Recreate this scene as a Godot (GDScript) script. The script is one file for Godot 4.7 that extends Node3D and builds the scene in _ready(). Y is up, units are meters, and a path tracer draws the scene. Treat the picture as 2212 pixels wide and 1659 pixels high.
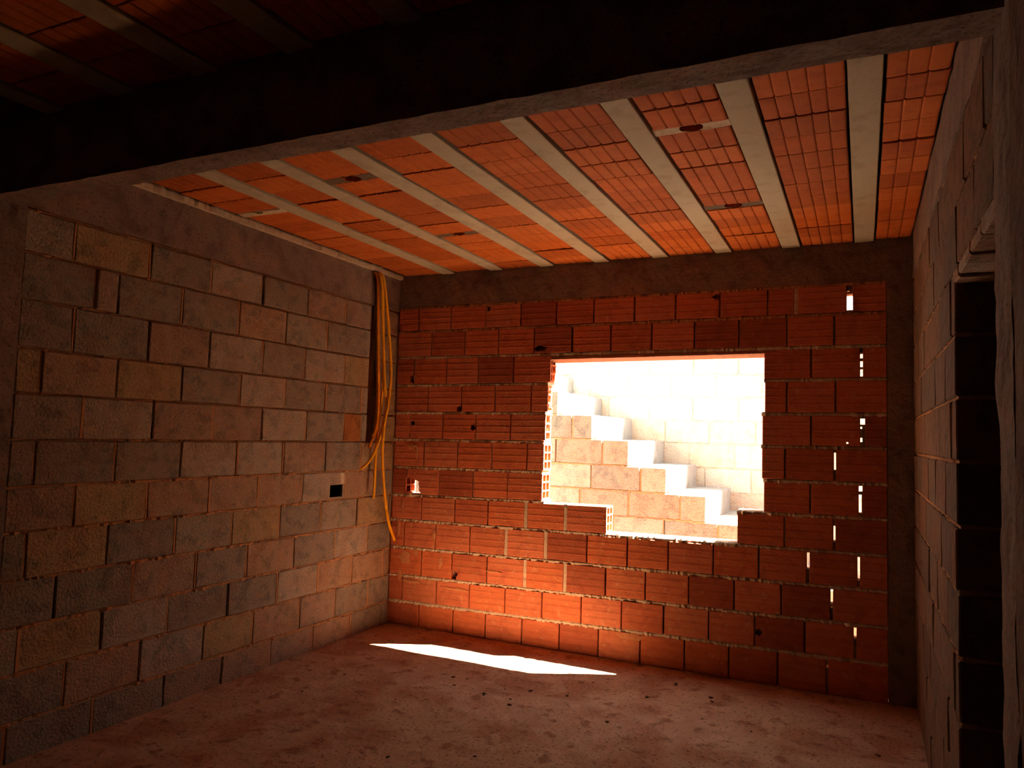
extends Node3D

# ---------------------------------------------------------------- sizes (metres)
const W := 3.59          # room width along the brick wall
const H := 2.7           # underside of the slab
const T := 0.14          # wall thickness
const BEAM_Y := 2.4
const BEAM_Z0 := 2.95
const BEAM_Z1 := 3.08
const YARD_Z := -1.9     # face of the yard wall
const STAIR_Z := -0.75   # face of the stair's side wall
const WALL_X1 := 3.45    # brickwork ends here at the corner column

var rng := RandomNumberGenerator.new()
var fine := FastNoiseLite.new()
var coarse := FastNoiseLite.new()
var M := {}

# ---------------------------------------------------------------- mesh collector
class MB:
	var v := PackedVector3Array()
	var n := PackedVector3Array()
	var flip := false
	var xf := Transform3D.IDENTITY

	func place(t: Transform3D) -> void:
		xf = t
		flip = t.basis.determinant() < 0.0

	func tri(a: Vector3, b: Vector3, c: Vector3) -> void:   # counter-clockwise seen from outside
		var p := xf * a
		var q := xf * b
		var r := xf * c
		if flip:
			var s := q
			q = r
			r = s
		var k := (q - p).cross(r - p)
		if k.length_squared() < 1e-18:
			return
		k = k.normalized()
		v.push_back(p); v.push_back(r); v.push_back(q)
		n.push_back(k); n.push_back(k); n.push_back(k)

	func quad(a: Vector3, b: Vector3, c: Vector3, d: Vector3) -> void:
		tri(a, b, c)
		tri(a, c, d)

	func box(lo: Vector3, hi: Vector3) -> void:
		var p := [Vector3(lo.x, lo.y, lo.z), Vector3(hi.x, lo.y, lo.z), Vector3(hi.x, hi.y, lo.z), Vector3(lo.x, hi.y, lo.z),
			Vector3(lo.x, lo.y, hi.z), Vector3(hi.x, lo.y, hi.z), Vector3(hi.x, hi.y, hi.z), Vector3(lo.x, hi.y, hi.z)]
		quad(p[4], p[5], p[6], p[7]); quad(p[1], p[0], p[3], p[2])
		quad(p[5], p[1], p[2], p[6]); quad(p[0], p[4], p[7], p[3])
		quad(p[7], p[6], p[2], p[3]); quad(p[0], p[1], p[5], p[4])

	# a box with chamfered edges; jig moves its corners a little
	func cbox(lo: Vector3, hi: Vector3, c: float, r: RandomNumberGenerator = null, jig: float = 0.0) -> void:
		var s := [[], [], []]
		for i in 8:
			var g := Vector3(-1 if i & 1 == 0 else 1, -1 if i & 2 == 0 else 1, -1 if i & 4 == 0 else 1)
			var p := Vector3(lo.x if g.x < 0 else hi.x, lo.y if g.y < 0 else hi.y, lo.z if g.z < 0 else hi.z)
			if r:
				p += Vector3(r.randf_range(-jig, jig), r.randf_range(-jig, jig), r.randf_range(-jig, jig))
			s[0].append(p - Vector3(0, g.y, g.z) * c)
			s[1].append(p - Vector3(g.x, 0, g.z) * c)
			s[2].append(p - Vector3(g.x, g.y, 0) * c)
		var X: Array = s[0]
		var Y: Array = s[1]
		var Z: Array = s[2]
		quad(Z[4], Z[5], Z[7], Z[6]); quad(Z[1], Z[0], Z[2], Z[3])
		quad(X[5], X[1], X[3], X[7]); quad(X[0], X[4], X[6], X[2])
		quad(Y[6], Y[7], Y[3], Y[2]); quad(Y[0], Y[1], Y[5], Y[4])
		quad(Z[5], X[5], X[7], Z[7]); quad(X[1], Z[1], Z[3], X[3])
		quad(Z[0], X[0], X[2], Z[2]); quad(X[4], Z[4], Z[6], X[6])
		quad(Z[6], Z[7], Y[7], Y[6]); quad(Y[2], Y[3], Z[3], Z[2])
		quad(Y[4], Y[5], Z[5], Z[4]); quad(Z[0], Z[1], Y[1], Y[0])
		quad(X[7], X[3], Y[3], Y[7]); quad(X[2], X[6], Y[6], Y[2])
		quad(X[1], X[5], Y[5], Y[1]); quad(X[4], X[0], Y[0], Y[4])
		tri(Z[7], X[7], Y[7]); tri(X[3], Z[3], Y[3]); tri(Z[2], X[2], Y[2]); tri(X[6], Z[6], Y[6])
		tri(X[5], Z[5], Y[5]); tri(Z[1], X[1], Y[1]); tri(X[0], Z[0], Y[0]); tri(Z[4], X[4], Y[4])

	# rings of equal length joined in order; each ring closed on itself
	func loft(rings: Array, caps: bool = true) -> void:
		for i in rings.size() - 1:
			var a: PackedVector3Array = rings[i]
			var b: PackedVector3Array = rings[i + 1]
			for k in a.size():
				var l := (k + 1) % a.size()
				quad(a[k], a[l], b[l], b[k])
		if caps:
			for e in 2:
				var r: PackedVector3Array = rings[0] if e == 0 else rings[-1]
				var m := Vector3.ZERO
				for p in r:
					m += p
				m /= r.size()
				for k in r.size():
					var l := (k + 1) % r.size()
					if e == 0:
						tri(m, r[l], r[k])
					else:
						tri(m, r[k], r[l])

	func mesh(mat: Material) -> ArrayMesh:
		var a := []
		a.resize(Mesh.ARRAY_MAX)
		a[Mesh.ARRAY_VERTEX] = v
		a[Mesh.ARRAY_NORMAL] = n
		var m := ArrayMesh.new()
		m.add_surface_from_arrays(Mesh.PRIMITIVE_TRIANGLES, a)
		m.surface_set_material(0, mat)
		return m

# ---------------------------------------------------------------- nodes
func node(called: String, label: String, category: String, kind: String = "", group: String = "") -> Node3D:
	var o := Node3D.new()
	o.name = called
	add_child(o, true)
	tag(o, label, category, kind, group)
	return o

func tag(o: Node, label: String, category: String, kind: String = "", group: String = "") -> void:
	o.set_meta("label", label)
	o.set_meta("category", category)
	if kind != "":
		o.set_meta("kind", kind)
	if group != "":
		o.set_meta("group", group)

func part(mb: MB, called: String, mat: Material, parent: Node, label: String = "") -> MeshInstance3D:
	var o := MeshInstance3D.new()
	o.name = called
	o.mesh = mb.mesh(mat)
	parent.add_child(o, true)
	if label != "":
		o.set_meta("label", label)
	return o

# a mesh with pieces cut out of it
func carved(mb: MB, called: String, mat: Material, parent: Node, cuts: Array, label: String = "") -> CSGCombiner3D:
	var root := CSGCombiner3D.new()
	root.name = called
	var body := CSGMesh3D.new()
	body.name = "body"
	body.mesh = mb.mesh(mat)
	root.add_child(body)
	for c in cuts:
		var cut: CSGShape3D = c
		cut.operation = CSGShape3D.OPERATION_SUBTRACTION
		cut.name = "cut"
		if cut is CSGPolygon3D:
			cut.material = mat
		root.add_child(cut, true)
	parent.add_child(root, true)
	if label != "":
		root.set_meta("label", label)
	return root

# ---------------------------------------------------------------- procedural textures
func noise_image(size: int, freq: float, sd: int, oct: int = 4, stretch: Vector2 = Vector2.ONE) -> Image:
	var f := FastNoiseLite.new()
	f.noise_type = FastNoiseLite.TYPE_SIMPLEX_SMOOTH
	f.seed = sd
	f.frequency = freq
	f.fractal_octaves = oct
	var w := int(size / stretch.x)
	var h := int(size / stretch.y)
	var im := f.get_seamless_image(w, h)
	im.convert(Image.FORMAT_L8)
	if w != size or h != size:
		im.resize(size, size, Image.INTERPOLATE_CUBIC)
	return im

# layers: [image, low, high, colour, strength]: where the layer's noise passes low..high its colour is laid over
func tex_of(base: Color, layers: Array, size: int = 512) -> ImageTexture:
	var data := PackedByteArray()
	data.resize(size * size * 3)
	var bytes := []
	for l in layers:
		var im: Image = l[0]
		bytes.append(im.get_data())
	for i in size * size:
		var r := base.r
		var g := base.g
		var b := base.b
		for k in layers.size():
			var l: Array = layers[k]
			var x: float = bytes[k][i] / 255.0
			var t: float = clampf((x - l[1]) / (l[2] - l[1]), 0.0, 1.0) * l[4]
			if t > 0.0:
				var c: Color = l[3]
				r += (c.r - r) * t
				g += (c.g - g) * t
				b += (c.b - b) * t
		data[i * 3] = int(clampf(r, 0, 1) * 255.0)
		data[i * 3 + 1] = int(clampf(g, 0, 1) * 255.0)
		data[i * 3 + 2] = int(clampf(b, 0, 1) * 255.0)
	var out := Image.create_from_data(size, size, false, Image.FORMAT_RGB8, data)
	out.generate_mipmaps()
	return ImageTexture.create_from_image(out)

func normal_of(im: Image, bump: float) -> ImageTexture:
	var c: Image = im.duplicate()
	c.convert(Image.FORMAT_RGBA8)
	c.bump_map_to_normal_map(bump)
	return ImageTexture.create_from_image(c)

func mat_of(tint: Color, tex: Texture2D, nrm: Texture2D, scale: float, rough: float, depth: float = 1.0) -> StandardMaterial3D:
	var m := StandardMaterial3D.new()
	m.albedo_color = tint
	m.roughness = rough
	m.metallic_specular = 0.25
	m.uv1_triplanar = true
	m.uv1_world_triplanar = true
	m.uv1_scale = Vector3.ONE * scale
	if tex:
		m.albedo_texture = tex
	if nrm:
		m.normal_enabled = true
		m.normal_texture = nrm
		m.normal_scale = depth
	return m

func plain(c: Color, rough: float) -> StandardMaterial3D:
	var m := StandardMaterial3D.new()
	m.albedo_color = c
	m.roughness = rough
	m.metallic_specular = 0.25
	return m

func make_materials() -> void:
	var grain := noise_image(512, 0.09, 11, 3)
	var blot := noise_image(512, 0.012, 12, 4)
	var blot2 := noise_image(512, 0.02, 13, 5)
	var big := noise_image(512, 0.006, 14, 4)
	var streak := noise_image(512, 0.03, 15, 4, Vector2(8, 1))
	var speck := noise_image(512, 0.14, 16, 2)
	var n_grain := normal_of(grain, 3.0)
	var n_blot := normal_of(blot2, 5.0)
	# fired clay
	var clay := tex_of(Color(0.78, 0.455, 0.315), [[streak, 0.45, 0.75, Color(0.71, 0.39, 0.265), 0.6], [blot, 0.55, 0.8, Color(0.66, 0.37, 0.27), 0.6], [blot2, 0.66, 0.82, Color(0.80, 0.58, 0.43), 0.75], [grain, 0.3, 0.8, Color(0.86, 0.47, 0.28), 0.35]])
	M.clay = []
	for c in [Color(0.97, 0.97, 0.97), Color(0.94, 0.92, 0.89), Color(0.90, 0.86, 0.83), Color(0.97, 0.93, 0.86), Color(0.80, 0.75, 0.74), Color(0.95, 0.98, 0.98)]:
		M.clay.append(mat_of(c, clay, n_grain, 1.3, 0.9, 0.35))
	var tile := tex_of(Color(0.76, 0.41, 0.17), [[streak, 0.45, 0.8, Color(0.69, 0.34, 0.14), 0.6], [blot, 0.55, 0.85, Color(0.66, 0.33, 0.15), 0.6], [grain, 0.35, 0.8, Color(0.80, 0.45, 0.20), 0.4]])
	M.tile = []
	for c in [Color(0.94, 0.94, 0.94), Color(0.88, 0.84, 0.82), Color(0.94, 0.91, 0.84), Color(0.83, 0.80, 0.78)]:
		M.tile.append(mat_of(c, tile, n_grain, 1.1, 0.85, 0.25))
	# concrete blocks
	var block := tex_of(Color(0.59, 0.52, 0.45), [[blot, 0.5, 0.75, Color(0.45, 0.41, 0.36), 0.75], [big, 0.5, 0.75, Color(0.56, 0.43, 0.35), 0.5], [blot2, 0.58, 0.74, Color(0.66, 0.54, 0.43), 0.6], [speck, 0.62, 0.8, Color(0.36, 0.31, 0.27), 0.5], [grain, 0.35, 0.7, Color(0.66, 0.58, 0.50), 0.4]])
	M.block = []
	for c in [Color(1, 1, 1), Color(0.94, 0.95, 0.94), Color(0.89, 0.89, 0.89), Color(1.0, 0.92, 0.86), Color(0.86, 0.87, 0.87), Color(1.0, 0.95, 0.82), Color(0.95, 0.89, 0.86)]:
		M.block.append(mat_of(c, block, n_grain, 1.15, 0.95, 0.9))
	var pale := tex_of(Color(0.70, 0.68, 0.63), [[blot, 0.5, 0.8, Color(0.62, 0.60, 0.56), 0.6], [blot2, 0.55, 0.8, Color(0.72, 0.65, 0.57), 0.6], [speck, 0.66, 0.8, Color(0.55, 0.49, 0.45), 0.5]])
	M.pale = []
	for c in [Color(1, 1, 1), Color(0.97, 0.98, 0.96), Color(0.94, 0.92, 0.9), Color(1.0, 0.95, 0.9)]:
		M.pale.append(mat_of(c, pale, n_grain, 1.15, 0.95, 0.8))
	M.brown = []
	for c in [Color(0.72, 0.64, 0.58), Color(0.66, 0.60, 0.56), Color(0.76, 0.64, 0.55)]:
		M.brown.append(mat_of(c, block, n_blot, 1.15, 0.95, 0.9))
	M.block_clay = mat_of(Color(1.0, 0.74, 0.50), block, n_grain, 1.15, 0.95, 0.6)
	# mortar, cast concrete
	var mortar := tex_of(Color(0.74, 0.66, 0.55), [[blot2, 0.5, 0.8, Color(0.63, 0.55, 0.45), 0.7], [grain, 0.4, 0.75, Color(0.80, 0.72, 0.61), 0.5]])
	M.mortar = mat_of(Color(1, 1, 1), mortar, n_blot, 2.2, 0.97, 0.8)
	M.mortar_red = mat_of(Color(0.90, 0.72, 0.58), mortar, n_blot, 2.2, 0.97, 0.8)
	var cast := tex_of(Color(0.50, 0.42, 0.37), [[blot, 0.5, 0.75, Color(0.42, 0.34, 0.30), 0.7], [big, 0.55, 0.8, Color(0.58, 0.46, 0.38), 0.6], [speck, 0.66, 0.8, Color(0.3, 0.25, 0.22), 0.6]])
	M.cast = mat_of(Color(1.0, 1.0, 1.0), cast, n_blot, 0.9, 0.95, 0.7)
	var joist := tex_of(Color(0.66, 0.61, 0.51), [[blot, 0.55, 0.85, Color(0.58, 0.52, 0.43), 0.6], [grain, 0.4, 0.8, Color(0.71, 0.66, 0.56), 0.3]])
	M.joist = mat_of(Color(1, 1, 1), joist, n_grain, 1.0, 0.85, 0.2)
	# screeded floor with red dust
	var fl := tex_of(Color(0.68, 0.52, 0.395), [[big, 0.45, 0.75, Color(0.59, 0.39, 0.27), 0.8], [blot, 0.56, 0.72, Color(0.73, 0.58, 0.455), 0.6], [blot2, 0.64, 0.8, Color(0.47, 0.29, 0.19), 0.7], [speck, 0.70, 0.82, Color(0.30, 0.17, 0.13), 0.7], [grain, 0.4, 0.75, Color(0.70, 0.54, 0.43), 0.3]], 512)
	M.floor = mat_of(Color(1, 1, 1), fl, n_blot, 0.62, 0.92, 0.5)
	var earth := tex_of(Color(0.53, 0.49, 0.45), [[blot, 0.4, 0.7, Color(0.46, 0.41, 0.37), 0.7], [grain, 0.4, 0.75, Color(0.58, 0.53, 0.48), 0.5]])
	M.earth = mat_of(Color(1, 1, 1), earth, n_blot, 0.5, 0.97, 0.8)
	var cement := tex_of(Color(0.56, 0.55, 0.53), [[blot, 0.5, 0.8, Color(0.49, 0.48, 0.46), 0.6], [grain, 0.4, 0.75, Color(0.61, 0.60, 0.58), 0.4]])
	M.added_coat = mat_of(Color(1, 1, 1), cement, n_blot, 0.8, 0.95, 0.5)  # grey cement of the added outer coat, shared by steps and yard wall ends
	M.smear = mat_of(Color(1.0, 0.76, 0.62), mortar, n_blot, 3.0, 0.97, 0.8)
	M.plank = mat_of(Color(0.70, 0.47, 0.33), mortar, n_grain, 1.0, 0.9, 0.4)
	M.strip_dark = mat_of(Color(0.56, 0.52, 0.50), mortar, n_blot, 2.2, 0.97, 0.8)
	M.conduit = plain(Color(0.93, 0.66, 0.08), 0.5)
	M.conduit_dark = plain(Color(0.90, 0.55, 0.06), 0.5)
	M.crumb = mat_of(Color(0.55, 0.42, 0.36), mortar, n_blot, 6.0, 0.97, 0.6)

# ---------------------------------------------------------------- brickwork of the far wall
const BED_L := [2.443, 2.255, 2.050, 1.833, 1.620, 1.411, 1.197, 0.983, 0.792, 0.583, 0.370, 0.175, -0.009]
const BED_R := [2.448, 2.264, 2.066, 1.868, 1.657, 1.457, 1.248, 1.046, 0.837, 0.631, 0.427, 0.218, -0.009]
const BED_T := 0.021

func bed_y(i: int, x: float) -> float:
	return lerpf(BED_L[i], BED_R[i], x / 3.5)

# section of a hollow clay brick seen from its end: faces with three raised combing lines
func brick_section(depth: float) -> PackedVector2Array:
	var p := PackedVector2Array()      # x = z (0 .. -depth), y = share of the height
	var c := 0.016
	p.append(Vector2(-0.003, 0.0)); p.append(Vector2(0.0, c))
	for g in [0.25, 0.5, 0.75]:
		p.append(Vector2(0.0, g - 0.014)); p.append(Vector2(0.0029, g)); p.append(Vector2(0.0004, g + 0.075))
	p.append(Vector2(0.0, 1.0 - c)); p.append(Vector2(-0.003, 1.0))
	p.append(Vector2(-depth + 0.003, 1.0)); p.append(Vector2(-depth, 1.0 - c))
	p.append(Vector2(-depth, c)); p.append(Vector2(-depth + 0.003, 0.0))
	return p

func brick_ring(sec: PackedVector2Array, x: float, row: int, shrink: float, push: float) -> PackedVector3Array:
	var out := PackedVector3Array()
	var yb := bed_y(row + 1, x) + BED_T * 0.5
	var yt := bed_y(row, x) - BED_T * 0.5
	for p in sec:
		var z := p.x
		var t := p.y
		if shrink > 0.0:
			z = lerpf(z, -T * 0.5, shrink / 0.07)
			t = lerpf(t, 0.5, shrink / 0.095)
		out.append(Vector3(x, lerpf(yb, yt, t), z + push))
	return out

func brick_solid(x0: float, x1: float, row: int, push: float) -> MB:
	var mb := MB.new()
	var s := brick_section(T)
	mb.loft([brick_ring(s, x0, row, 0.003, push), brick_ring(s, x0 + 0.003, row, 0.0, push), brick_ring(s, x1 - 0.003, row, 0.0, push), brick_ring(s, x1, row, 0.003, push)])
	return mb

# the same brick with its cells open: two face plates, four webs, one middle wall; the outer plate may be broken short
func brick_open(x0: float, x1: float, row: int, push: float, broken: float) -> MB:
	var mb := MB.new()
	var s := brick_section(0.014)
	mb.loft([brick_ring(s, x0, row, 0.0, push), brick_ring(s, x1, row, 0.0, push)])
	var webs := [[0.0, 0.07], [0.31, 0.365], [0.635, 0.69], [0.93, 1.0]]
	for w in webs:
		hexa(mb, x0, x1 - broken * 0.4, row, w[0], w[1], -T + 0.01 + push, -0.012 + push)
	hexa(mb, x0, x1 - broken * 0.7, row, 0.0, 1.0, -T * 0.5 - 0.005 + push, -T * 0.5 + 0.005 + push)
	if broken <= 0.0:
		hexa(mb, x0, x1, row, 0.0, 1.0, -T + push, -T + 0.012 + push)
	else:
		var k := 6
		for i in k:
			var e := x1 - broken * (0.35 + 0.65 * absf(sin(i * 2.3 + row)))
			hexa(mb, x0, e, row, float(i) / k, float(i + 1) / k, -T + push, -T + 0.012 + push)
	# closed at the bonded end
	hexa(mb, x0, x0 + 0.01, row, 0.0, 1.0, -T + push, -0.005 + push)
	return mb

func hexa(mb: MB, x0: float, x1: float, row: int, t0: float, t1: float, z0: float, z1: float) -> void:
	var p := []
	for z in [z0, z1]:
		for t in [t0, t1]:
			for x in [x0, x1]:
				p.append(Vector3(x, lerpf(bed_y(row + 1, x) + BED_T * 0.5, bed_y(row, x) - BED_T * 0.5, t), z))
	mb.quad(p[4], p[5], p[7], p[6]); mb.quad(p[1], p[0], p[2], p[3])
	mb.quad(p[5], p[1], p[3], p[7]); mb.quad(p[0], p[4], p[6], p[2])
	mb.quad(p[6], p[7], p[3], p[2]); mb.quad(p[0], p[1], p[5], p[4])

# an uneven strip of mortar along u, its face pushed in and out; yl/yh give its edges at both ends, back its rear depth
func mortar_strip(mb: MB, u0: float, u1: float, yl: Vector2, yh: Vector2, back: float, bias: float, amp: float, sd: float, step: float = 0.012) -> void:
	var rings := []
	var k := maxi(2, int((u1 - u0) / step))
	for i in k + 1:
		var u := lerpf(u0, u1, float(i) / k)
		var a := lerpf(yl.x, yl.y, float(i) / k)
		var b := lerpf(yh.x, yh.y, float(i) / k)
		var f := bias + amp * (0.7 * fine.get_noise_2d(u * 9.0, sd * 17.3) + 1.0 * fine.get_noise_2d(u * 38.0, sd * 7.1 + 50.0))
		var g := f + amp * (0.5 * fine.get_noise_2d(u * 52.0, sd * 3.7 + 90.0) - 0.35)
		var e := 0.5 * amp * fine.get_noise_2d(u * 45.0, sd * 5.9 + 20.0)
		var r := PackedVector3Array()
		r.append(Vector3(u, a, back)); r.append(Vector3(u, a, -0.02)); r.append(Vector3(u, a - 0.002 + e, f))
		r.append(Vector3(u, lerpf(a, b, 0.62), f + 0.0015)); r.append(Vector3(u, b - 0.002 + e, g)); r.append(Vector3(u, b, -0.02)); r.append(Vector3(u, b, back))
		rings.append(r)
	mb.loft(rings)

func poly_cut(pts: Array, z0: float, z1: float) -> CSGPolygon3D:
	var c := CSGPolygon3D.new()
	var a := PackedVector2Array()
	for p in pts:
		a.append(Vector2(p[0], p[1]))
	c.polygon = a
	c.mode = CSGPolygon3D.MODE_DEPTH
	c.depth = z1 - z0
	c.position.z = z1           # a polygon is extruded towards -z
	return c

func ragged(x: float, y: float, rx: float, ry: float, sd: int) -> Array:
	var out := []
	for i in 13:
		var a := TAU * i / 13.0
		var k := 0.62 + 0.5 * absf(sin(i * 1.9 + sd * 2.7))
		out.append([x + cos(a) * rx * k, y + sin(a) * ry * k])
	return out

func build_brick_wall() -> void:
	var wall := node("wall_back", "unfinished red hollow clay brick wall with a rough window opening", "wall", "structure")
	# perpend centres of each course, from the concrete band down
	var rows := [
		[0.187, 0.478, 0.778, 1.065, 1.345, 1.627, 1.918, 2.199, 2.485, 2.782, 2.949, 3.252],
		[0.310, 0.606, 0.889, 1.177, 1.470, 1.753, 2.040, 2.325, 2.609, 2.898, 3.167],
		[0.159, 0.453, 0.728, 1.019, [1.310, 2.763], 3.036, 3.316],
		[0.298, 0.593, 0.875, 1.165, [1.294, 2.768], 2.897, 3.174],
		[0.140, 0.438, 0.720, 1.008, [1.282, 2.754], 3.037, 3.321],
		[0.279, 0.574, 0.862, 1.145, [1.275, 2.753], 2.888, 3.169],
		[0.129, 0.422, 0.713, 0.998, [1.268, 2.765], 3.033, 3.309],
		[0.272, 0.565, 0.843, 1.147, 1.451, [1.748, 2.607], 2.887, 3.166],
		[0.124, 0.405, 0.700, 0.998, 1.306, 1.613, 1.898, 2.174, 2.462, 2.738, 3.020, 3.298],
		[0.287, 0.555, 0.848, 1.153, 1.457, 1.750, 2.024, 2.309, 2.592, 2.870, 3.151],
		[0.122, 0.429, 0.711, 1.002, 1.289, 1.580, 1.866, 2.149, 2.437, 2.716, 3.003, 3.278],
		[0.281, 0.579, 0.850, 1.139, 1.424, 1.708, 1.996, 2.286, 2.562, 2.850, 3.127]]
	# wide joints pointed with mortar
	var wide := {"0:2.949": 1, "7:1.147": 1, "7:1.451": 1, "8:0.998": 1, "8:1.306": 1, "9:1.153": 1, "9:1.457": 1, "10:0.711": 0}
	# joints left open right through, with the heights that mortar does not close
	var slits := {
		"0:3.252": [[2.289, 2.391, 0.034], [2.402, 2.419, 0.018]],
		"2:3.316": [[1.884, 1.934, 0.015], [1.940, 1.984, 0.015], [1.993, 2.029, 0.013]],
		"4:3.321": [[1.491, 1.516, 0.012], [1.570, 1.584, 0.011], [1.595, 1.633, 0.026]],
		"5:3.169": [[1.317, 1.422, 0.014]],
		"6:3.309": [[1.068, 1.179, 0.016], [1.193, 1.231, 0.020]],
		"7:3.166": [[0.891, 0.984, 0.014]],
		"8:3.020": [[0.713, 0.815, 0.020]],
		"8:3.298": [[0.675, 0.812, 0.013]],
		"9:3.151": [[0.486, 0.504, 0.013], [0.518, 0.607, 0.016]],
		"10:3.278": [[0.294, 0.308, 0.011], [0.332, 0.403, 0.015]],
		"11:3.127": [[0.136, 0.160, 0.014]]}
	# broken places: row -> [x, y, half width, half height, depth]
	var holes := {
		0: [[0.795, 2.405, 0.022, 0.02, 0.06], [2.468, 2.405, 0.03, 0.022, 0.05]],
		1: [[1.229, 2.098, 0.055, 0.022, 0.05]],
		2: [[0.150, 1.886, 0.024, 0.034, 0.06], [3.241, 2.005, 0.007, 0.006, 0.2]],
		3: [[0.571, 1.652, 0.02, 0.03, 0.06]],
		4: [[0.165, 1.540, 0.026, 0.02, 0.06], [0.699, 1.517, 0.022, 0.026, 0.06], [3.237, 1.483, 0.008, 0.007, 0.2]],
		9: [[0.580, 0.422, 0.030, 0.036, 0.06]],
		10: [[2.738, 0.305, 0.020, 0.024, 0.06]]}
	for r in rows.size():
		var edges := [[0.004, false]]
		var spans := []
		var from := 0.004
		for e in rows[r]:
			if e is Array:
				spans.append([from, e[0], false, true])
				from = e[1]
				spans.append([-1.0, 0.0, false, false])
				continue
			var key := "%d:%.3f" % [r, e]
			var gap := 0.009
			if wide.get(key, 0) == 1:
				gap = 0.024
			if slits.has(key):
				gap = 0.0
				for s in slits[key]:
					gap = maxf(gap, s[2])
			spans.append([from, e - gap * 0.5, true, false])
			from = e + gap * 0.5
			# what fills the joint
			var yb := bed_y(r + 1, e) + BED_T * 0.5 - 0.002
			var yt := bed_y(r, e) - BED_T * 0.5 + 0.002
			if key == "6:0.129":
				joint_fill(wall, e, gap, 1.115, yt, -0.01)
			elif slits.has(key):
				var y0 := yb
				for s in slits[key]:
					if s[0] > y0:
						joint_fill(wall, e, gap, y0, s[0], -0.03)
					if s[2] < gap - 0.002:
						joint_fill(wall, e + gap * 0.5 - (gap - s[2]) * 0.5, gap - s[2], s[0], s[1], -0.025)
					y0 = s[1]
				if yt > y0:
					joint_fill(wall, e, gap, y0, yt, -0.03)
			elif gap > 0.02:
				joint_fill(wall, e, gap, yb, yt, -0.002)
			else:
				joint_fill(wall, e, gap, yb, yt, -0.035 if e > 1.0 or r > 6 else -0.012)
		spans.append([from, WALL_X1, true, false])
		for s in spans:
			if s[0] < 0.0:
				continue
			var x0: float = s[0]
			var x1: float = s[1]
			var push := rng.randf_range(-0.003, 0.003)
			var tone: int = [0, 0, 1, 2, 3, 3, 4, 5][rng.randi() % 8]
			if (r == 1 and absf(x0 - 2.61) < 0.02) or (r == 10 and absf(x0 - 2.72) < 0.02):
				tone = 4
			var mat: Material = M.clay[tone]
			if s[3] or (r == 6 and x0 < 0.1):
				var broken := 0.0
				if r == 3 or r == 4:
					broken = 0.045
				elif r == 2:
					broken = 0.018
				part(brick_open(x0, x1, r, 0.0, broken), "brick", mat, wall, "red clay brick with its hollow cells showing at the broken end" if s[3] else "")
				continue
			var mb := brick_solid(x0, x1, r, push)
			var cuts := []
			for h in holes.get(r, []):
				if h[0] > x0 - 0.02 and h[0] < x1 + 0.02:
					cuts.append(poly_cut(ragged(h[0], h[1], h[2], h[3], r), -h[4], 0.02))
			if r == 6 and x0 > 0.1 and x0 < 0.2:
				cuts.append(poly_cut([[0.10, 0.985], [0.30, 0.99], [0.258, 1.008], [0.243, 1.03], [0.246, 1.058], [0.238, 1.072], [0.240, 1.092], [0.226, 1.102], [0.20, 1.104], [0.185, 1.118], [0.10, 1.118]], -0.2, 0.02))
			if cuts.is_empty():
				part(mb, "brick", mat, wall)
			else:
				carved(mb, "brick", mat, wall, cuts, "red clay brick with a hole broken into it")
	# bed joints
	for i in range(0, 12):
		var runs := [[0.0, WALL_X1]]
		if i >= 3 and i <= 6:
			runs = [[0.0, rows[i][[4, 4, 4, 4, 4, 4, 4][i]][0] - 0.004], [rows[i][4][1] - 0.006, WALL_X1]]
		elif i == 7:
			runs = [[0.0, 1.285], [2.604, WALL_X1]]
		for q in runs:
			var mb := MB.new()
			var mid := Vector2(bed_y(i, q[0]), bed_y(i, q[1]))
			var half := Vector2.ONE * (BED_T * 0.5 + 0.0015)
			mortar_strip(mb, q[0], q[1], mid - half, mid + half, -T + 0.004, -0.004, 0.011, i + q[0])
			part(mb, "mortar_bed", M.mortar if i > 1 else M.mortar_red, wall)
	# smears of lime mortar left on brick faces
	for q in [[0.145, 0.512, 0.055, 0.055], [0.10, 0.375, 0.018, 0.05], [0.20, 0.335, 0.10, 0.014], [0.60, 0.320, 0.10, 0.012], [0.165, 1.36, 0.055, 0.022], [0.215, 1.315, 0.014, 0.06], [0.075, 0.735, 0.014, 0.07], [0.105, 0.90, 0.012, 0.06], [0.395, 0.70, 0.014, 0.045], [0.46, 0.50, 0.02, 0.045], [1.93, 0.165, 0.10, 0.022], [0.24, 0.56, 0.02, 0.03], [0.9, 0.48, 0.07, 0.008]]:
		var sm := MB.new()
		var rim := ragged(q[0], q[1], q[2], q[3], int(q[0] * 100.0))
		for k in rim.size():
			var a: Array = rim[k]
			var b: Array = rim[(k + 1) % rim.size()]
			sm.tri(Vector3(q[0], q[1], 0.0068), Vector3(a[0], a[1], 0.0042), Vector3(b[0], b[1], 0.0042))
			sm.quad(Vector3(a[0], a[1], -0.006), Vector3(b[0], b[1], -0.006), Vector3(b[0], b[1], 0.0042), Vector3(a[0], a[1], 0.0042))
		part(sm, "mortar_smear", M.smear, wall)
	# dab of mortar at the sill's end
	var dab := MB.new()
	dab.cbox(Vector3(2.545, 0.800, -0.09), Vector3(2.605, 0.836, 0.004), 0.01, rng, 0.006)
	part(dab, "mortar_dab", M.mortar, wall)
	# lintel strip over the opening
	var li := MB.new()
	var lo2 := Vector2(2.0185, 2.033)
	var hi2 := Vector2(bed_y(2, 1.24), bed_y(2, 2.84)) - Vector2.ONE * BED_T * 0.5
	mortar_strip(li, 1.24, 2.84, lo2, hi2, -T + 0.002, -0.001, 0.003, 4.4, 0.03)
	var wp := []
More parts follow.
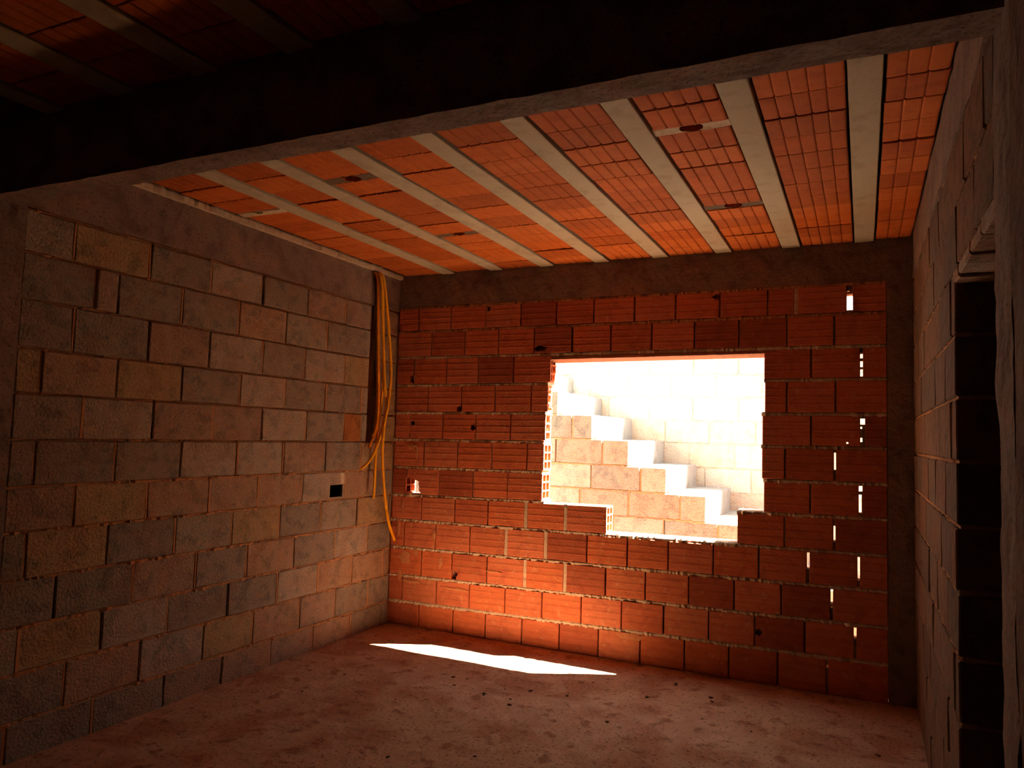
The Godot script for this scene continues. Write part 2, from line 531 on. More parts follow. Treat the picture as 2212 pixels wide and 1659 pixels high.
	for q in [[1.262, 2.0185], [2.80, 2.033]]:
		wp.append([Vector3(q[0], q[1] + 0.002, -0.004), Vector3(q[0], q[1] - 0.014, -T - 0.001), Vector3(q[0], q[1] + 0.03, -T - 0.001)])
	li.quad(wp[0][1], wp[1][1], wp[1][0], wp[0][0])
	li.quad(wp[0][2], wp[1][2], wp[1][1], wp[0][1])
	li.tri(wp[0][0], wp[0][2], wp[0][1])
	li.tri(wp[1][0], wp[1][1], wp[1][2])
	part(li, "lintel", M.plank, wall, "thin brown lintel strip along the top of the window opening")
	# unseen grey cement coat, added so the outer bricks bounce less red light
	for q in [[0.44, 1.262, -0.15, 2.96], [1.262, 2.78, 2.07, 2.96], [1.262, 2.60, -0.15, 0.785], [-0.14, 0.44, 1.30, 2.96], [2.78, 3.74, 2.50, 2.96]]:
		var coat := MB.new()
		coat.box(Vector3(q[0], q[2], -T - 0.012), Vector3(q[1], q[3], -T - 0.0005))
		part(coat, "added_coat", M.added_coat, wall)
	# concrete band and corner column
	var band := MB.new()
	rough_panel(band, Transform3D(Basis.IDENTITY, Vector3.ZERO), 0.0, W, 2.452, 2.79, 0.03, 0.004, T, 3.0)
	part(band, "ring_beam", M.cast, wall, "dark cast concrete band above the bricks")
	var col := MB.new()
	rough_panel(col, Transform3D(Basis.IDENTITY, Vector3.ZERO), WALL_X1 + 0.002, W + 0.01, -0.1, 2.452, 0.03, 0.004, T, 8.0)
	part(col, "corner_column", M.cast, wall, "dark cast concrete column in the corner")

func joint_fill(wall: Node, x: float, gap: float, y0: float, y1: float, face: float) -> void:
	var mb := MB.new()
	var rings := []
	var k := maxi(1, int((y1 - y0) / 0.02))
	for i in k + 1:
		var y := lerpf(y0, y1, float(i) / k)
		var f := face + 0.003 * fine.get_noise_2d(y * 40.0, x * 90.0)
		var r := PackedVector3Array()
		r.append(Vector3(x - gap * 0.5 - 0.0005, y, -T + 0.01)); r.append(Vector3(x - gap * 0.5 - 0.0005, y, f - 0.001))
		r.append(Vector3(x, y, f + 0.001)); r.append(Vector3(x + gap * 0.5 + 0.0005, y, f)); r.append(Vector3(x + gap * 0.5 + 0.0005, y, -T + 0.01))
		r.reverse()
		rings.append(r)
	rings.reverse()
	mb.loft(rings)
	part(mb, "mortar_perpend", M.mortar, wall)

# a slab whose face (w = 0 side) is gently uneven; local axes u, v, w of t
func rough_panel(mb: MB, t: Transform3D, u0: float, u1: float, v0: float, v1: float, step: float, amp: float, depth: float, sd: float) -> void:
	mb.place(t)
	var nu := maxi(1, int((u1 - u0) / step))
	var nv := maxi(1, int((v1 - v0) / step))
	var g := []
	for j in nv + 1:
		var row := PackedVector3Array()
		for i in nu + 1:
			var u := lerpf(u0, u1, float(i) / nu)
			var v := lerpf(v0, v1, float(j) / nv)
			var w := amp * (coarse.get_noise_3d(u * 2.0, v * 2.0, sd) + 0.7 * coarse.get_noise_3d(u * 9.0, v * 9.0, sd + 5.0))
			row.append(Vector3(u, v, w))
		g.append(row)
	for j in nv:
		for i in nu:
			mb.quad(g[j][i], g[j][i + 1], g[j + 1][i + 1], g[j + 1][i])
	for i in nu:
		var a: Vector3 = g[0][i]
		var b: Vector3 = g[0][i + 1]
		mb.quad(Vector3(a.x, a.y, -depth), Vector3(b.x, b.y, -depth), b, a)
		a = g[nv][i]
		b = g[nv][i + 1]
		mb.quad(a, b, Vector3(b.x, b.y, -depth), Vector3(a.x, a.y, -depth))
	for j in nv:
		var a: Vector3 = g[j][0]
		var b: Vector3 = g[j + 1][0]
		mb.quad(a, b, Vector3(b.x, b.y, -depth), Vector3(a.x, a.y, -depth))
		a = g[j][nu]
		b = g[j + 1][nu]
		mb.quad(Vector3(a.x, a.y, -depth), Vector3(b.x, b.y, -depth), b, a)
	mb.quad(Vector3(u1, v0, -depth), Vector3(u0, v0, -depth), Vector3(u0, v1, -depth), Vector3(u1, v1, -depth))
	mb.place(Transform3D.IDENTITY)

# ---------------------------------------------------------------- concrete block walls
# t takes (u along the wall, v up, w out of the face) to the world
func block_course(wall: Node, t: Transform3D, y0: float, y1: float, cuts: Array, tones: int, gap: float = 0.011, depth: float = 0.14, slot: bool = false, carve: Dictionary = {}) -> void:
	for i in cuts.size() - 1:
		var a: float = cuts[i]
		var b: float = cuts[i + 1]
		if slot and y0 > 1.35 and absf(a - 0.30) < 0.001 and absf(b - 0.36) < 0.001:
			continue
		if b - a < 0.03:
			continue
		var mb := MB.new()
		var push := rng.randf_range(-0.004, 0.003)
		mb.place(t)
		mb.cbox(Vector3(a + gap * 0.5, y0 + gap * 0.5, -depth), Vector3(b - gap * 0.5, y1 - gap * 0.5, push), 0.005, rng, 0.0025)
		mb.place(Transform3D.IDENTITY)
		var mat: Material = left_tone((a + b) * 0.5, (y0 + y1) * 0.5) if tones == 1 else (M.brown[rng.randi() % M.brown.size()] if tones == 2 else M.pale[rng.randi() % M.pale.size()])
		if carve.has("u") and carve.u > a and carve.u < b and carve.v > y0 and carve.v < y1:
			var c := CSGBox3D.new()
			c.size = carve.size
			c.position = carve.at
			c.material = mat
			carved(mb, "block", mat, wall, [c], "concrete block with a deep square outlet hole cut into it")
		else:
			part(mb, "block", mat, wall)

func bed_strips(wall: Node, t: Transform3D, y: float, u0: float, u1: float, th: float, bias: float, amp: float, mat: Material, sd: float) -> void:
	var mb := MB.new()
	mb.place(t)
	mortar_strip(mb, u0, u1, Vector2.ONE * (y - th * 0.5), Vector2.ONE * (y + th * 0.5), -0.05, bias, amp, sd, 0.016)
	part(mb, "mortar_bed", mat, wall)

func core(wall: Node, t: Transform3D, u0: float, u1: float, v0: float, v1: float, face: float, back: float, mat: Material, called: String = "mortar_core") -> void:
	var mb := MB.new()
	mb.place(t)
	mb.box(Vector3(u0, v0, back), Vector3(u1, v1, face))
	part(mb, called, mat, wall)

const LBEDS := [2.410, 2.220, 2.010, 1.795, 1.595, 1.390, 1.183, 0.985, 0.778, 0.573, 0.372, 0.165, -0.04]

func left_tone(u: float, v: float) -> Material:
	if v > 1.8 and v < 2.0 and u > 2.25:
		return M.block[4]
	if v > 1.39 and v < 1.5 and u > 0.42 and u < 0.63:
		return M.block_clay
	if v > 0.8 and v < 0.98 and u > 1.2 and u < 1.6:
		return M.block[5]
	return M.block[rng.randi() % M.block.size()]

func build_left_wall() -> void:
	var wall := node("wall_left", "grey concrete block wall with orange mortar and a cast concrete band on top", "wall", "structure")
	var t := Transform3D(Basis(Vector3(0, 0, 1), Vector3(0, 1, 0), Vector3(1, 0, 0)), Vector3.ZERO)   # u = z, w = x
	var rows := [
		[0.0, 0.30, 0.36, 0.66, 1.06, 1.466, 1.867, 2.265, 2.671, 2.9],
		[0.0, 0.30, 0.36, 0.85, 1.25, 1.650, 2.051, 2.433, 2.552, 2.9],
		[0.0, 0.24, 0.30, 0.36, 0.651, 1.063, 1.444, 1.851, 2.247, 2.649, 2.9],
		[0.0, 0.30, 0.36, 0.44, 0.839, 1.233, 1.611, 2.026, 2.412, 2.788, 2.9],
		[0.0, 0.23, 0.30, 0.36, 0.428, 0.631, 1.024, 1.423, 1.808, 2.195, 2.579, 2.9],
		[0.0, 0.42, 0.811, 1.221, 1.605, 2.004, 2.394, 2.788, 2.9],
		[0.0, 0.23, 0.585, 1.032, 1.425, 1.798, 2.199, 2.591, 2.9],
		[0.0, 0.04, 0.438, 0.831, 1.225, 1.618, 2.011, 2.405, 2.8, 2.9],
		[0.0, 0.299, 0.668, 1.083, 1.488, 1.861, 2.255, 2.652, 2.9],
		[0.0, 0.094, 0.464, 0.840, 1.223, 1.621, 2.031, 2.408, 2.8, 2.9],
		[0.0, 0.259, 0.639, 1.001, 1.412, 1.781, 2.186, 2.58, 2.9],
		[0.0, 0.09, 0.46, 0.86, 1.25, 1.64, 2.03, 2.43, 2.83, 2.9]]
	var socket := {"u": 0.687, "v": 1.047, "size": Vector3(0.26, 0.085, 0.135), "at": Vector3(0.0, 1.047, 0.687)}
	for r in rows.size():
		block_course(wall, t, LBEDS[r + 1], LBEDS[r], rows[r], 1, 0.010, 0.14, true, socket)
		for e in rows[r]:
			if e < 0.05 or e > 2.85 or ((absf(e - 0.30) < 0.001 or absf(e - 0.36) < 0.001) and r < 5):
				continue
			var pick := rng.randf()
			var face := -0.001 if pick < 0.3 else (-0.006 if pick < 0.75 else -0.016)
			var pf := MB.new()
			pf.place(t)
			pf.cbox(Vector3(e - 0.0065 - (0.004 if face > -0.003 else 0.0), LBEDS[r + 1] + 0.006, -0.05), Vector3(e + 0.0065, LBEDS[r] - 0.006, face + 0.002), 0.003, rng, 0.002)
			part(pf, "mortar_perpend", M.mortar_red, wall)
	for i in LBEDS.size() - 1:
		var runs := [[0.0, 0.30], [0.36, 2.9]] if LBEDS[i] > 1.45 else [[0.0, 2.9]]
		for q in runs:
			bed_strips(wall, t, LBEDS[i], q[0], q[1], 0.016, -0.016 if i < 6 else -0.005, 0.013, M.mortar_red, 30.0 + i + q[0])
	core(wall, t, -0.1, 0.30, -0.1, 2.42, -0.018, -0.135, M.mortar_red)
	var big := MB.new()
	big.place(t)
	big.box(Vector3(0.36, -0.1, -0.135), Vector3(2.95, 2.42, -0.018))
	var pocket := CSGBox3D.new()
	pocket.size = socket.size
	pocket.position = socket.at
	pocket.material = M.mortar_red
	carved(big, "mortar_core", M.mortar_red, wall, [pocket])
	core(wall, t, 0.30, 0.36, -0.1, 1.385, -0.018, -0.135, M.mortar_red)
	core(wall, t, 0.30, 0.36, 1.385, 2.42, -0.085, -0.135, M.cast, "chase_back")
	var band := MB.new()
	rough_panel(band, t, -0.1, 2.96, 2.418, 2.79, 0.03, 0.006, T, 21.0)
	part(band, "ring_beam", M.cast, wall, "rough cast concrete band under the ceiling")
	var ledge := MB.new()
	ledge.place(t)
	mortar_strip(ledge, 0.0, 2.94, Vector2.ONE * 2.672, Vector2.ONE * 2.712, -0.05, 0.034, 0.012, 61.0, 0.02)
	part(ledge, "mortar_ledge", M.mortar, wall, "pale lip of mortar between wall and ceiling")
	var smear := MB.new()
	smear.place(t)
	smear.cbox(Vector3(0.60, 1.09, -0.02), Vector3(0.655, 1.17, 0.005), 0.004, rng, 0.006)
	part(smear, "mortar_dab", M.mortar, wall)
	# column under the beam, then the wall of the space the photograph was taken from
	var col := MB.new()
	rough_panel(col, Transform3D(t.basis, Vector3(0.012, 0, 0)), 2.905, 3.12, -0.1, 2.79, 0.035, 0.010, 0.16, 44.0)
	part(col, "column", M.cast, wall, "rough concrete column carrying the beam")
	var rest := MB.new()
	rough_panel(rest, t, 3.12, 6.6, -0.1, 2.79, 0.12, 0.006, T, 46.0)
	part(rest, "plain_stretch", M.brown[0], wall)

func build_right_wall() -> void:
	var wall := node("wall_right", "brown concrete block wall with a bare doorway beside the corner", "wall", "structure")
	var t := Transform3D(Basis(Vector3(0, 0, 1), Vector3(0, 1, 0), Vector3(-1, 0, 0)), Vector3(W, 0, 0))   # u = z, w = -x
	var beds := [2.445, 2.245, 2.045, 1.840, 1.635, 1.430, 1.225, 1.020, 0.815, 0.610, 0.405, 0.200, -0.04]
	for r in beds.size() - 1:
		var cuts := []
		var off: float = [0.0, 0.2][r % 2]
		cuts.append(0.0)
		for k in 12:
			var u := off + 0.4 * k
			var end := 2.12 if beds[r + 1] < 2.0 else 2.94
			if u > 0.05 and u < end - 0.06:
				cuts.append(u)
		cuts.append(2.12 if beds[r + 1] < 2.0 else 2.94)
		block_course(wall, t, beds[r + 1], beds[r], cuts, 2, 0.013, 0.15)
	for i in beds.size() - 1:
		bed_strips(wall, t, beds[i], 0.0, 2.11 if beds[i] < 2.0 else 2.94, 0.018, -0.010, 0.007, M.mortar_red, 80.0 + i)
	core(wall, t, -0.1, 2.10, -0.1, 2.45, -0.013, -0.14, M.mortar_red)
	core(wall, t, 2.10, 2.95, 2.06, 2.45, -0.013, -0.14, M.mortar_red)
	# lintel pieces over the doorway
	var zs := [2.125, 2.235, 2.42, 2.53, 2.74, 2.945]
	for i in zs.size() - 1:
		var mb := MB.new()
		mb.place(t)
		var drop := [0.0, 0.008, 0.002, 0.007, 0.0][i] as float
		mb.cbox(Vector3(zs[i] + 0.005, 2.000 + drop, -0.15), Vector3(zs[i + 1] - 0.005, 2.045, 0.0), 0.006, rng, 0.003)
		part(mb, "lintel_block", M.block[[3, 0, 6, 3, 0][i]], wall)
	var band := MB.new()
	rough_panel(band, t, -0.1, 2.96, 2.455, 2.79, 0.03, 0.006, 0.15, 121.0)
	part(band, "ring_beam", M.cast, wall, "cast concrete band under the ceiling")
	var col := MB.new()
	rough_panel(col, t, 2.95, 3.14, -0.1, 2.79, 0.03, 0.008, 0.15, 144.0)
	part(col, "door_column", M.cast, wall, "rough concrete column beside the doorway")
	var rest := MB.new()
	rough_panel(rest, t, 3.14, 6.6, -0.1, 2.79, 0.12, 0.008, 0.15, 146.0)
	part(rest, "plain_stretch", M.brown[0], wall)

# ---------------------------------------------------------------- ceiling
func tile_mesh(w: float, l: float, lobes: int) -> MB:
	var mb := MB.new()
	var sec := PackedVector2Array()
	var p := w / lobes
	var g := 0.0055
	sec.append(Vector2(0.0, 0.075)); sec.append(Vector2(0.0, 0.004))
	for i in lobes:
		var a := i * p
		sec.append(Vector2(a + 0.0025 + (0.003 if i > 0 else 0.0), 0.0008))
		sec.append(Vector2(a + 0.010, 0.0))
		sec.append(Vector2(a + p - 0.009, 0.0))
		sec.append(Vector2(a + p - 0.004, 0.0012))
		if i < lobes - 1:
			sec.append(Vector2(a + p, g))
	sec.append(Vector2(w, 0.004)); sec.append(Vector2(w, 0.075))
	var rings := []
	for z in [0.0, 0.003, l - 0.003, l]:
		var r := PackedVector3Array()
		var in_: bool = z == 0.0 or z == l
		for q in sec:
			r.append(Vector3(q.x, q.y + (0.0025 if in_ else 0.0), z))
		rings.append(r)
	mb.loft(rings)
	return mb

func junction(parent: Node, x0: float, x1: float, z: float, hw: float, pale: bool) -> void:
	# strip of mortar across the bay with an octagonal box in it
	var mb := MB.new()
	var cx := (x0 + x1) * 0.5
	var y := 2.704
	var ring := 16
	var outer := []
	var inner := []
	for i in ring:
		var a := TAU * (i + 0.5) / ring
		var d := Vector2(cos(a), sin(a))
		var k := minf((x1 - x0) * 0.5 / maxf(absf(d.x), 0.001), hw / maxf(absf(d.y), 0.001))
		outer.append(Vector3(cx + d.x * k, y + 0.003 * sin(i * 2.1), z + d.y * k))
		var r := 0.034 if absf(d.y) > 0.7 else 0.046
		r = minf(r, hw * 0.96 / maxf(absf(d.y), 0.3))
		inner.append(Vector3(cx + d.x * r, y + 0.002 * cos(i * 1.3), z + d.y * r))
	for i in ring:
		var k := (i + 1) % ring
		mb.quad(outer[i], outer[k], inner[k], inner[i])
		mb.quad(outer[k], outer[i], outer[i] + Vector3(0, 0.05, 0), outer[k] + Vector3(0, 0.05, 0))
	part(mb, "mortar_strip", M.mortar if pale else M.strip_dark, parent, "%s strip of mortar across a ceiling bay around a round junction box hole" % ("pale" if pale else "dirty grey"))
	var cup := MB.new()
	for i in ring:
		var k := (i + 1) % ring
		var up := Vector3(0, 0.074, 0)
		cup.quad(inner[i], inner[k], inner[k] + up, inner[i] + up)
		cup.tri(inner[i] + up, inner[k] + up, Vector3(cx, y + 0.074, z))
	part(cup, "junction_box", M.tile[0], parent, "round junction box hole opening into the clay tile")

func build_ceiling() -> void:
	var top := node("ceiling", "ribbed ceiling of orange clay filler tiles between pale concrete joists", "ceiling", "structure")
	var slab := MB.new()
	slab.box(Vector3(-0.14, 2.78, -0.14), Vector3(5.8, 2.96, 6.75))
	part(slab, "slab", M.cast, top)
	var xs := []
	for i in 8:
		var x := 0.3818 + 0.4135 * i
		xs.append([x, x + 0.1152])
	for i in 8:
		for q in [[0.0, 2.96], [3.07, 6.6]]:
			var mb := MB.new()
			mb.cbox(Vector3(xs[i][0] + 0.004, 2.694, q[0]), Vector3(xs[i][1] - 0.004, 2.785, q[1]), 0.003, rng, 0.0015)
			part(mb, "joist", M.joist, top)
	var bays := [[0.045, xs[0][0]]]
	for i in 7:
		bays.append([xs[i][1], xs[i + 1][0]])
	bays.append([xs[7][1], W])
	for b in bays.size():
		var x0: float = bays[b][0] + 0.004
		var x1: float = bays[b][1] - 0.004
		var lobes := 5 if b > 0 and b < 8 else (6 if b == 0 else 3)
		# spans of tiles along the bay, broken by the junction box strips
		var spans := [[0.004, 2.95]]
		if b == 2 or b == 6:
			spans = [[0.004, 0.912], [0.988, 1.964], [2.036, 2.95]]
			junction(top, bays[b][0], bays[b][1], 0.95, 0.036, false)
			junction(top, bays[b][0], bays[b][1], 2.0, 0.034, b == 6)
		elif b == 0:
			spans = [[0.004, 1.69], [1.765, 2.95]]
			var pm := MB.new()
			pm.cbox(Vector3(0.05, 2.698, 1.695), Vector3(0.375, 2.76, 1.76), 0.006, rng, 0.005)
			carved(pm, "mortar_strip", M.mortar, top, [poly_hole(0.205, 1.745, 0.03, 0.02)], "rough mortar patch across a ceiling bay")
		if b >= 1 and b <= 5:
			spans.append([3.09, 4.07])
		for s in spans:
			var z: float = s[0]
			var n := maxi(1, int(round((s[1] - s[0]) / 0.1965)))
			var each: float = (s[1] - s[0]) / n
			for k in n:
				var l := each - rng.randf_range(0.002, 0.007)
				var o := part(tile_mesh(x1 - x0 - 0.004, l, lobes), "tile", M.tile[rng.randi() % M.tile.size()], top)
				o.position = Vector3(x0 + rng.randf_range(0.0, 0.004), 2.7 + rng.randf_range(-0.001, 0.006), z)
				o.rotation = Vector3(rng.randf_range(-0.012, 0.012), rng.randf_range(-0.006, 0.006), rng.randf_range(-0.006, 0.006))
				z += each
	# filler behind the part no one sees
	var fill := MB.new()
	fill.box(Vector3(0.0, 2.715, 4.08), Vector3(W, 2.79, 6.6))
	part(fill, "filler", M.tile[3], top)

func poly_hole(x: float, z: float, rx: float, rz: float) -> CSGPolygon3D:
	var c := CSGPolygon3D.new()
	var a := PackedVector2Array()
	for p in ragged(x, -z, rx, rz, 5):
		a.append(Vector2(p[0], p[1]))
	c.polygon = a
	c.depth = 0.2
	c.rotation.x = -PI / 2.0
	c.position.y = 2.72 + 0.02
	c.depth = 0.1
	return c

func build_beam() -> void:
	var b := node("beam", "long dark cast concrete beam crossing under the ceiling", "beam", "structure")
	var mb := MB.new()
	# soffit: u = x, v = z, face looks down
	rough_panel(mb, Transform3D(Basis(Vector3(1, 0, 0), Vector3(0, 0, 1), Vector3(0, -1, 0)), Vector3(0, BEAM_Y, 0)), -0.1, W + 0.1, BEAM_Z0 + 0.062, BEAM_Z1, 0.022, 0.004, 0.39, 201.0)
	part(mb, "body", M.cast, b)
	var mb2 := MB.new()
	rough_panel(mb2, Transform3D(Basis(Vector3(1, 0, 0), Vector3(0, 0, 1), Vector3(0, -1, 0)), Vector3(0, BEAM_Y + 0.006, 0)), -0.1, W + 0.1, BEAM_Z0, BEAM_Z0 + 0.0615, 0.022, 0.004, 0.384, 203.0)
	part(mb2, "body_strip", M.cast, b)

# ---------------------------------------------------------------- floor, outer shell
func build_floor() -> void:
	var fl := MB.new()
	rough_panel(fl, Transform3D(Basis(Vector3(1, 0, 0), Vector3(0, 0, -1), Vector3(0, 1, 0)), Vector3.ZERO), -0.05, W + 0.05, -6.6, 0.05, 0.05, 0.004, 0.12, 300.0)
	var o := part(fl, "floor", M.floor, self)
	tag(o, "dusty screeded concrete floor with red earth trodden over it", "floor", "structure")
	var hf := MB.new()
	hf.box(Vector3(W + 0.05, -0.12, 0.6), Vector3(5.7, -0.002, 4.4))
	o = part(hf, "floor_hall", M.floor, self)
	tag(o, "dark concrete floor of the space beyond the doorway", "floor", "structure")
	var wf := MB.new()
	wf.box(Vector3(-0.14, -0.1, 6.6), Vector3(W + 0.15, 2.79, 6.75))
	o = part(wf, "wall_front", M.cast, self)
	tag(o, "plain concrete wall closing the room opposite the window", "wall", "structure")
	var hall := node("wall_hall", "bare walls of the unlit space beyond the doorway", "wall", "structure")
	for q in [[Vector3(5.6, -0.1, 0.5), Vector3(5.75, 2.79, 4.5)], [Vector3(W + 0.15, -0.1, 0.45), Vector3(5.75, 2.79, 0.6)], [Vector3(W + 0.15, -0.1, 4.4), Vector3(5.75, 2.79, 4.55)]]:
		var mb := MB.new()
		mb.box(q[0], q[1])
		part(mb, "plain_stretch", M.cast, hall)

# ---------------------------------------------------------------- the yard outside the window
func build_yard() -> void:
	var g := MB.new()
	rough_panel(g, Transform3D(Basis(Vector3(1, 0, 0), Vector3(0, 0, -1), Vector3(0, 1, 0)), Vector3(0, -0.15, 0)), -6.0, 10.0, 0.14, 10.0, 0.4, 0.03, 0.3, 400.0)
	var o := part(g, "ground", M.earth, self)
	tag(o, "bare dusty earth of the yard outside the window", "ground", "structure")
	# yard wall of blocks behind the stair
	var wall := node("wall_yard", "sunlit pale concrete block wall behind the outdoor stair", "wall", "structure")
	var t := Transform3D(Basis(Vector3(1, 0, 0), Vector3(0, 1, 0), Vector3(0, 0, 1)), Vector3(0, 0, YARD_Z))
	var beds := [2.47, 2.27, 2.065, 1.857, 1.645, 1.440, 1.225, 1.015, 0.81, 0.60, 0.40, 0.20, 0.0, -0.2]
	var firsts := [0.13, 0.33, 0.13, 0.33, 0.08, 0.30, 0.04, 0.20, 0.0, 0.2, 0.0, 0.2, 0.0]
	for r in beds.size() - 1:
		var cuts := []
		for k in range(-1, 10):
			cuts.append(firsts[r] + 0.4 * k)
		block_course(wall, t, beds[r + 1], beds[r], cuts, 0, 0.012, 0.14)
		bed_strips(wall, t, beds[r], -0.3, 3.6, 0.016, -0.003, 0.008, M.pale[2], 420.0 + r)
	core(wall, t, -0.4, 3.7, -0.2, 2.46, -0.008, -0.13, M.pale[2])
	for q in [[-5.0, -0.4], [3.6, 9.0]]:
		core(wall, t, q[0], q[1], -0.2, 2.47, -0.01, -0.14, M.added_coat, "plain_stretch")
	# the stair
	var stair := node("staircase", "outdoor stair of concrete blocks climbing beyond the window", "staircase")
	var st := Transform3D(Basis(Vector3(1, 0, 0), Vector3(0, 1, 0), Vector3(0, 0, 1)), Vector3(0, 0, STAIR_Z))
	var tops := [2.425, 2.23, 2.035, 1.84, 1.65, 1.455, 1.255, 1.062, 0.867, 0.672, 0.477, 0.282, 0.087, -0.108]
	var ends := [0.17, 0.47, 0.77, 1.07, 1.37, 1.67, 1.97, 2.27, 2.57, 2.87, 3.17, 3.47, 3.77]
	var perp := {5: [0.26, 0.66, 1.06, 1.46], 6: [0.57, 0.97, 1.37, 1.77], 7: [0.48, 0.88, 1.28, 1.68, 2.08], 8: [0.76, 1.16, 1.56, 1.96, 2.36], 4: [0.47, 0.87, 1.2], 3: [0.26, 0.66], 2: [0.37], 1: [0.1]}
	for k in ends.size():
		var x1: float = ends[k]
		var cuts := [-0.4]
		if perp.has(k):
			cuts.append_array(perp[k])
		else:
			var u := 0.05 + 0.2 * (k % 2)
			while u < x1 - 0.1:
				cuts.append(u)
				u += 0.4
		cuts.append(x1)
		for i in cuts.size() - 1:
			var mb := MB.new()
			mb.place(st)
			mb.cbox(Vector3(cuts[i] + 0.006, tops[k + 1] + 0.006, -0.14), Vector3(cuts[i + 1] - (0.006 if i < cuts.size() - 2 else 0.0), tops[k] - 0.002, rng.randf_range(-0.004, 0.003)), 0.005, rng, 0.0025)
			part(mb, "block", M.block[[0, 1, 2, 4, 6][rng.randi() % 5]], stair)
		var body := MB.new()
		body.cbox(Vector3(x1 - 0.31, -0.15, YARD_Z + 0.016), Vector3(x1, tops[k], STAIR_Z - 0.12), 0.006, rng, 0.002)
		part(body, "step", M.added_coat, stair)
		if k < 12:
			bed_strips(stair, st, tops[k + 1], -0.4, x1 - 0.004, 0.013, -0.004, 0.010, M.mortar_red, 460.0 + k)
	core(stair, st, -0.4, 0.17, -0.15, 2.41, -0.010, -1.13, M.mortar_red)
	for k in range(1, ends.size()):
		core(stair, st, ends[k - 1] - 0.001, ends[k] - 0.012, -0.15, tops[k] - 0.01, -0.010, -0.13, M.mortar_red)

# ---------------------------------------------------------------- conduits
func conduit(pts: Array, rad: float, mat: Material, label: String) -> void:
	var c := Curve3D.new()
	c.bake_interval = 0.004
	for i in pts.size():
		var p: Vector3 = pts[i]
		var a: Vector3 = pts[maxi(i - 1, 0)]
		var b: Vector3 = pts[mini(i + 1, pts.size() - 1)]
		var d := (b - a) / 6.0
		c.add_point(p, -d, d)
	var len := c.get_baked_length()
	var rings := []
	var n := int(len / 0.0042)
	for i in n + 1:
		var s := len * i / n
		var p := c.sample_baked(s, true)
		var q := c.sample_baked(minf(s + 0.004, len), true)
		var o := c.sample_baked(maxf(s - 0.004, 0.0), true)
		var dir := (q - o).normalized()
		var side := dir.cross(Vector3(1, 0, 0.3)).normalized()
		var up := side.cross(dir)
		var r := rad * (1.0 if i % 2 == 0 else 0.86)
		var ring := PackedVector3Array()
		for k in 8:
			var a := TAU * k / 8.0
			ring.append(p + (side * cos(a) + up * sin(a)) * r)
		rings.append(ring)
	# an open end: the tube turns in on itself
	var tip: PackedVector3Array = rings[-1]
	var mid := Vector3.ZERO
	for p in tip:
		mid += p / 8.0
	var before: PackedVector3Array = rings[-6]
	var mid2 := Vector3.ZERO
	for p in before:
		mid2 += p / 8.0
	var r1 := PackedVector3Array()
	var r2 := PackedVector3Array()
	for p in tip:
		r1.append(mid + (p - mid) * 0.78)
		r2.append(mid2 + (p - mid) * 0.72)
	rings.append(r1)
	rings.append(r2)
	var mb := MB.new()
	mb.loft(rings)
	var o := part(mb, "conduit", mat, self)
	tag(o, label, "conduit", "", "yellow conduits hanging in the corner")

func build_conduits() -> void:
	conduit([Vector3(0.01, 2.66, 0.365), Vector3(0.045, 2.60, 0.362), Vector3(0.05, 2.339, 0.348), Vector3(0.05, 2.086, 0.330), Vector3(0.05, 1.69, 0.300), Vector3(0.05, 1.502, 0.313), Vector3(0.045, 1.433, 0.348)], 0.0115, M.conduit_dark, "yellow corrugated conduit ending short beside the dark chase in the block wall")
	conduit([Vector3(0.0, 2.64, 0.335), Vector3(0.028, 2.56, 0.33), Vector3(0.026, 1.996, 0.297), Vector3(0.026, 1.719, 0.28), Vector3(0.03, 1.475, 0.30), Vector3(0.035, 1.351, 0.375)], 0.0115, M.conduit_dark, "yellow conduit at the back of the bundle, its stub bent against the blocks")
	conduit([Vector3(0.045, 2.65, 0.36), Vector3(0.078, 2.57, 0.358), Vector3(0.08, 2.202, 0.319), Vector3(0.08, 1.823, 0.269), Vector3(0.078, 1.651, 0.239), Vector3(0.075, 1.396, 0.31), Vector3(0.07, 1.261, 0.398), Vector3(0.06, 1.196, 0.493)], 0.0115, M.conduit, "yellow conduit curling away from the bundle, its end pointing along the block wall")
	conduit([Vector3(0.01, 2.65, 0.31), Vector3(0.055, 2.57, 0.315), Vector3(0.056, 2.068, 0.272), Vector3(0.055, 1.719, 0.265), Vector3(0.05, 1.406, 0.302), Vector3(0.055, 1.157, 0.314), Vector3(0.06, 0.974, 0.324)], 0.0115, M.conduit, "straight yellow conduit hanging down to outlet box height")
	conduit([Vector3(0.02, 2.66, 0.32), Vector3(0.085, 2.57, 0.333), Vector3(0.105, 2.029, 0.244), Vector3(0.105, 1.759, 0.237), Vector3(0.10, 1.49, 0.285), Vector3(0.08, 1.225, 0.255), Vector3(0.08, 0.847, 0.173), Vector3(0.08, 0.641, 0.061)], 0.0115, M.conduit, "longest yellow conduit, its open end reaching the brick wall in the corner")

# ---------------------------------------------------------------- crumbs on the floor
func build_crumbs() -> void:
	var r := RandomNumberGenerator.new()
	r.seed = 77
	for i in 46:
		var x := r.randf_range(0.4, 3.4)
		var z := r.randf_range(0.25, 2.6)
		if x < 1.2 and z > 1.5:
			continue
		var mb := MB.new()
		var s := r.randf_range(0.004, 0.009)
		mb.cbox(Vector3(-s * 1.3, 0.0, -s), Vector3(s * 1.3, s * 0.9, s), s * 0.42, r, s * 0.3)
		var o := part(mb, "mortar_crumb", M.crumb, self)
		o.position = Vector3(x, 0.0035 * coarse.get_noise_3d(x * 2.0, -z * 2.0, 300.0) - 0.001, z)
		o.rotation.y = r.randf_range(0, TAU)
		tag(o, "small dark crumb of mortar lying on the dusty floor", "crumb", "", "mortar crumbs on the floor")

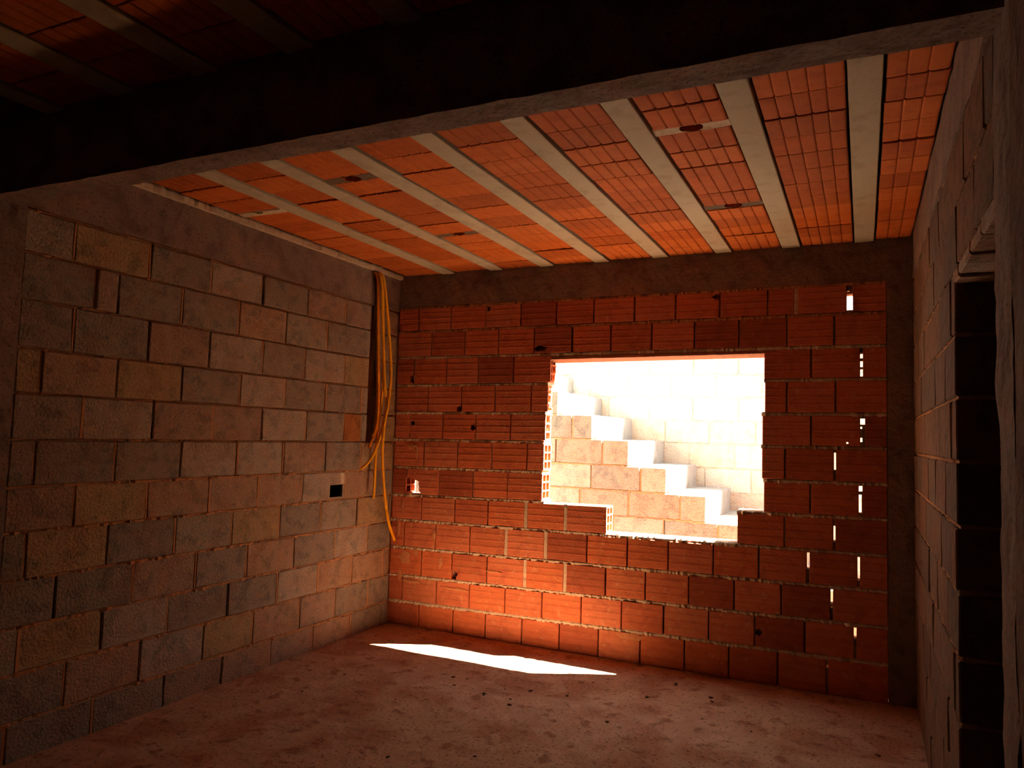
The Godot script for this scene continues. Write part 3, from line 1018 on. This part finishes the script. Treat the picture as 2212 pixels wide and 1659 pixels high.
# ---------------------------------------------------------------- scene
func _ready() -> void:
	# camera
	var cam := Camera3D.new()
	cam.name = "camera"
	cam.transform = Transform3D(Basis(Vector3(0.903228, 0.029188, -0.428168), Vector3(0.002868, 0.997252, 0.074031), Vector3(0.429152, -0.068095, 0.900662)).orthonormalized(), Vector3(3.3245, 1.4751, 4.8596))
	cam.fov = 54.915
	cam.keep_aspect = Camera3D.KEEP_HEIGHT
	cam.near = 0.02
	cam.far = 200.0
	add_child(cam)
	cam.current = true
	# sky
	var env := Environment.new()
	env.background_mode = Environment.BG_SKY
	var sky := Sky.new()
	var sm := ProceduralSkyMaterial.new()
	sm.sky_top_color = Color(0.68, 0.69, 0.70)
	sm.sky_horizon_color = Color(0.95, 0.90, 0.83)
	sm.sky_curve = 0.18
	sm.ground_bottom_color = Color(0.45, 0.33, 0.25)
	sm.ground_horizon_color = Color(0.7, 0.62, 0.55)
	sm.sky_energy_multiplier = 1.0
	sm.sun_angle_max = 12.0
	sky.sky_material = sm
	env.sky = sky
	env.background_energy_multiplier = 1.0
	env.tonemap_mode = Environment.TONE_MAPPER_LINEAR
	env.tonemap_exposure = 9.2
	env.sdfgi_enabled = true
	env.ssao_enabled = true
	env.ssil_enabled = true
	var we := WorldEnvironment.new()
	we.name = "world"
	we.environment = env
	add_child(we)
	# sun: comes in over the yard wall, from the doorway's side
	var sun := DirectionalLight3D.new()
	sun.name = "sun"
	sun.light_color = Color(1.0, 0.975, 0.93)
	sun.light_energy = 8.0
	sun.light_angular_distance = 0.53
	sun.shadow_enabled = true
	add_child(sun)
	sun.look_at_from_position(Vector3(0.657, 1.0, -0.337) * 5.0, Vector3.ZERO, Vector3.UP)

	rng.seed = 20240
	fine.seed = 5
	fine.frequency = 1.0
	fine.noise_type = FastNoiseLite.TYPE_SIMPLEX_SMOOTH
	fine.fractal_octaves = 2
	coarse.seed = 9
	coarse.frequency = 1.0
	coarse.noise_type = FastNoiseLite.TYPE_SIMPLEX_SMOOTH
	coarse.fractal_octaves = 3
	make_materials()
	build_floor()
	build_left_wall()
	build_brick_wall()
	build_right_wall()
	build_ceiling()
	build_beam()
	build_yard()
	build_conduits()
	build_crumbs()
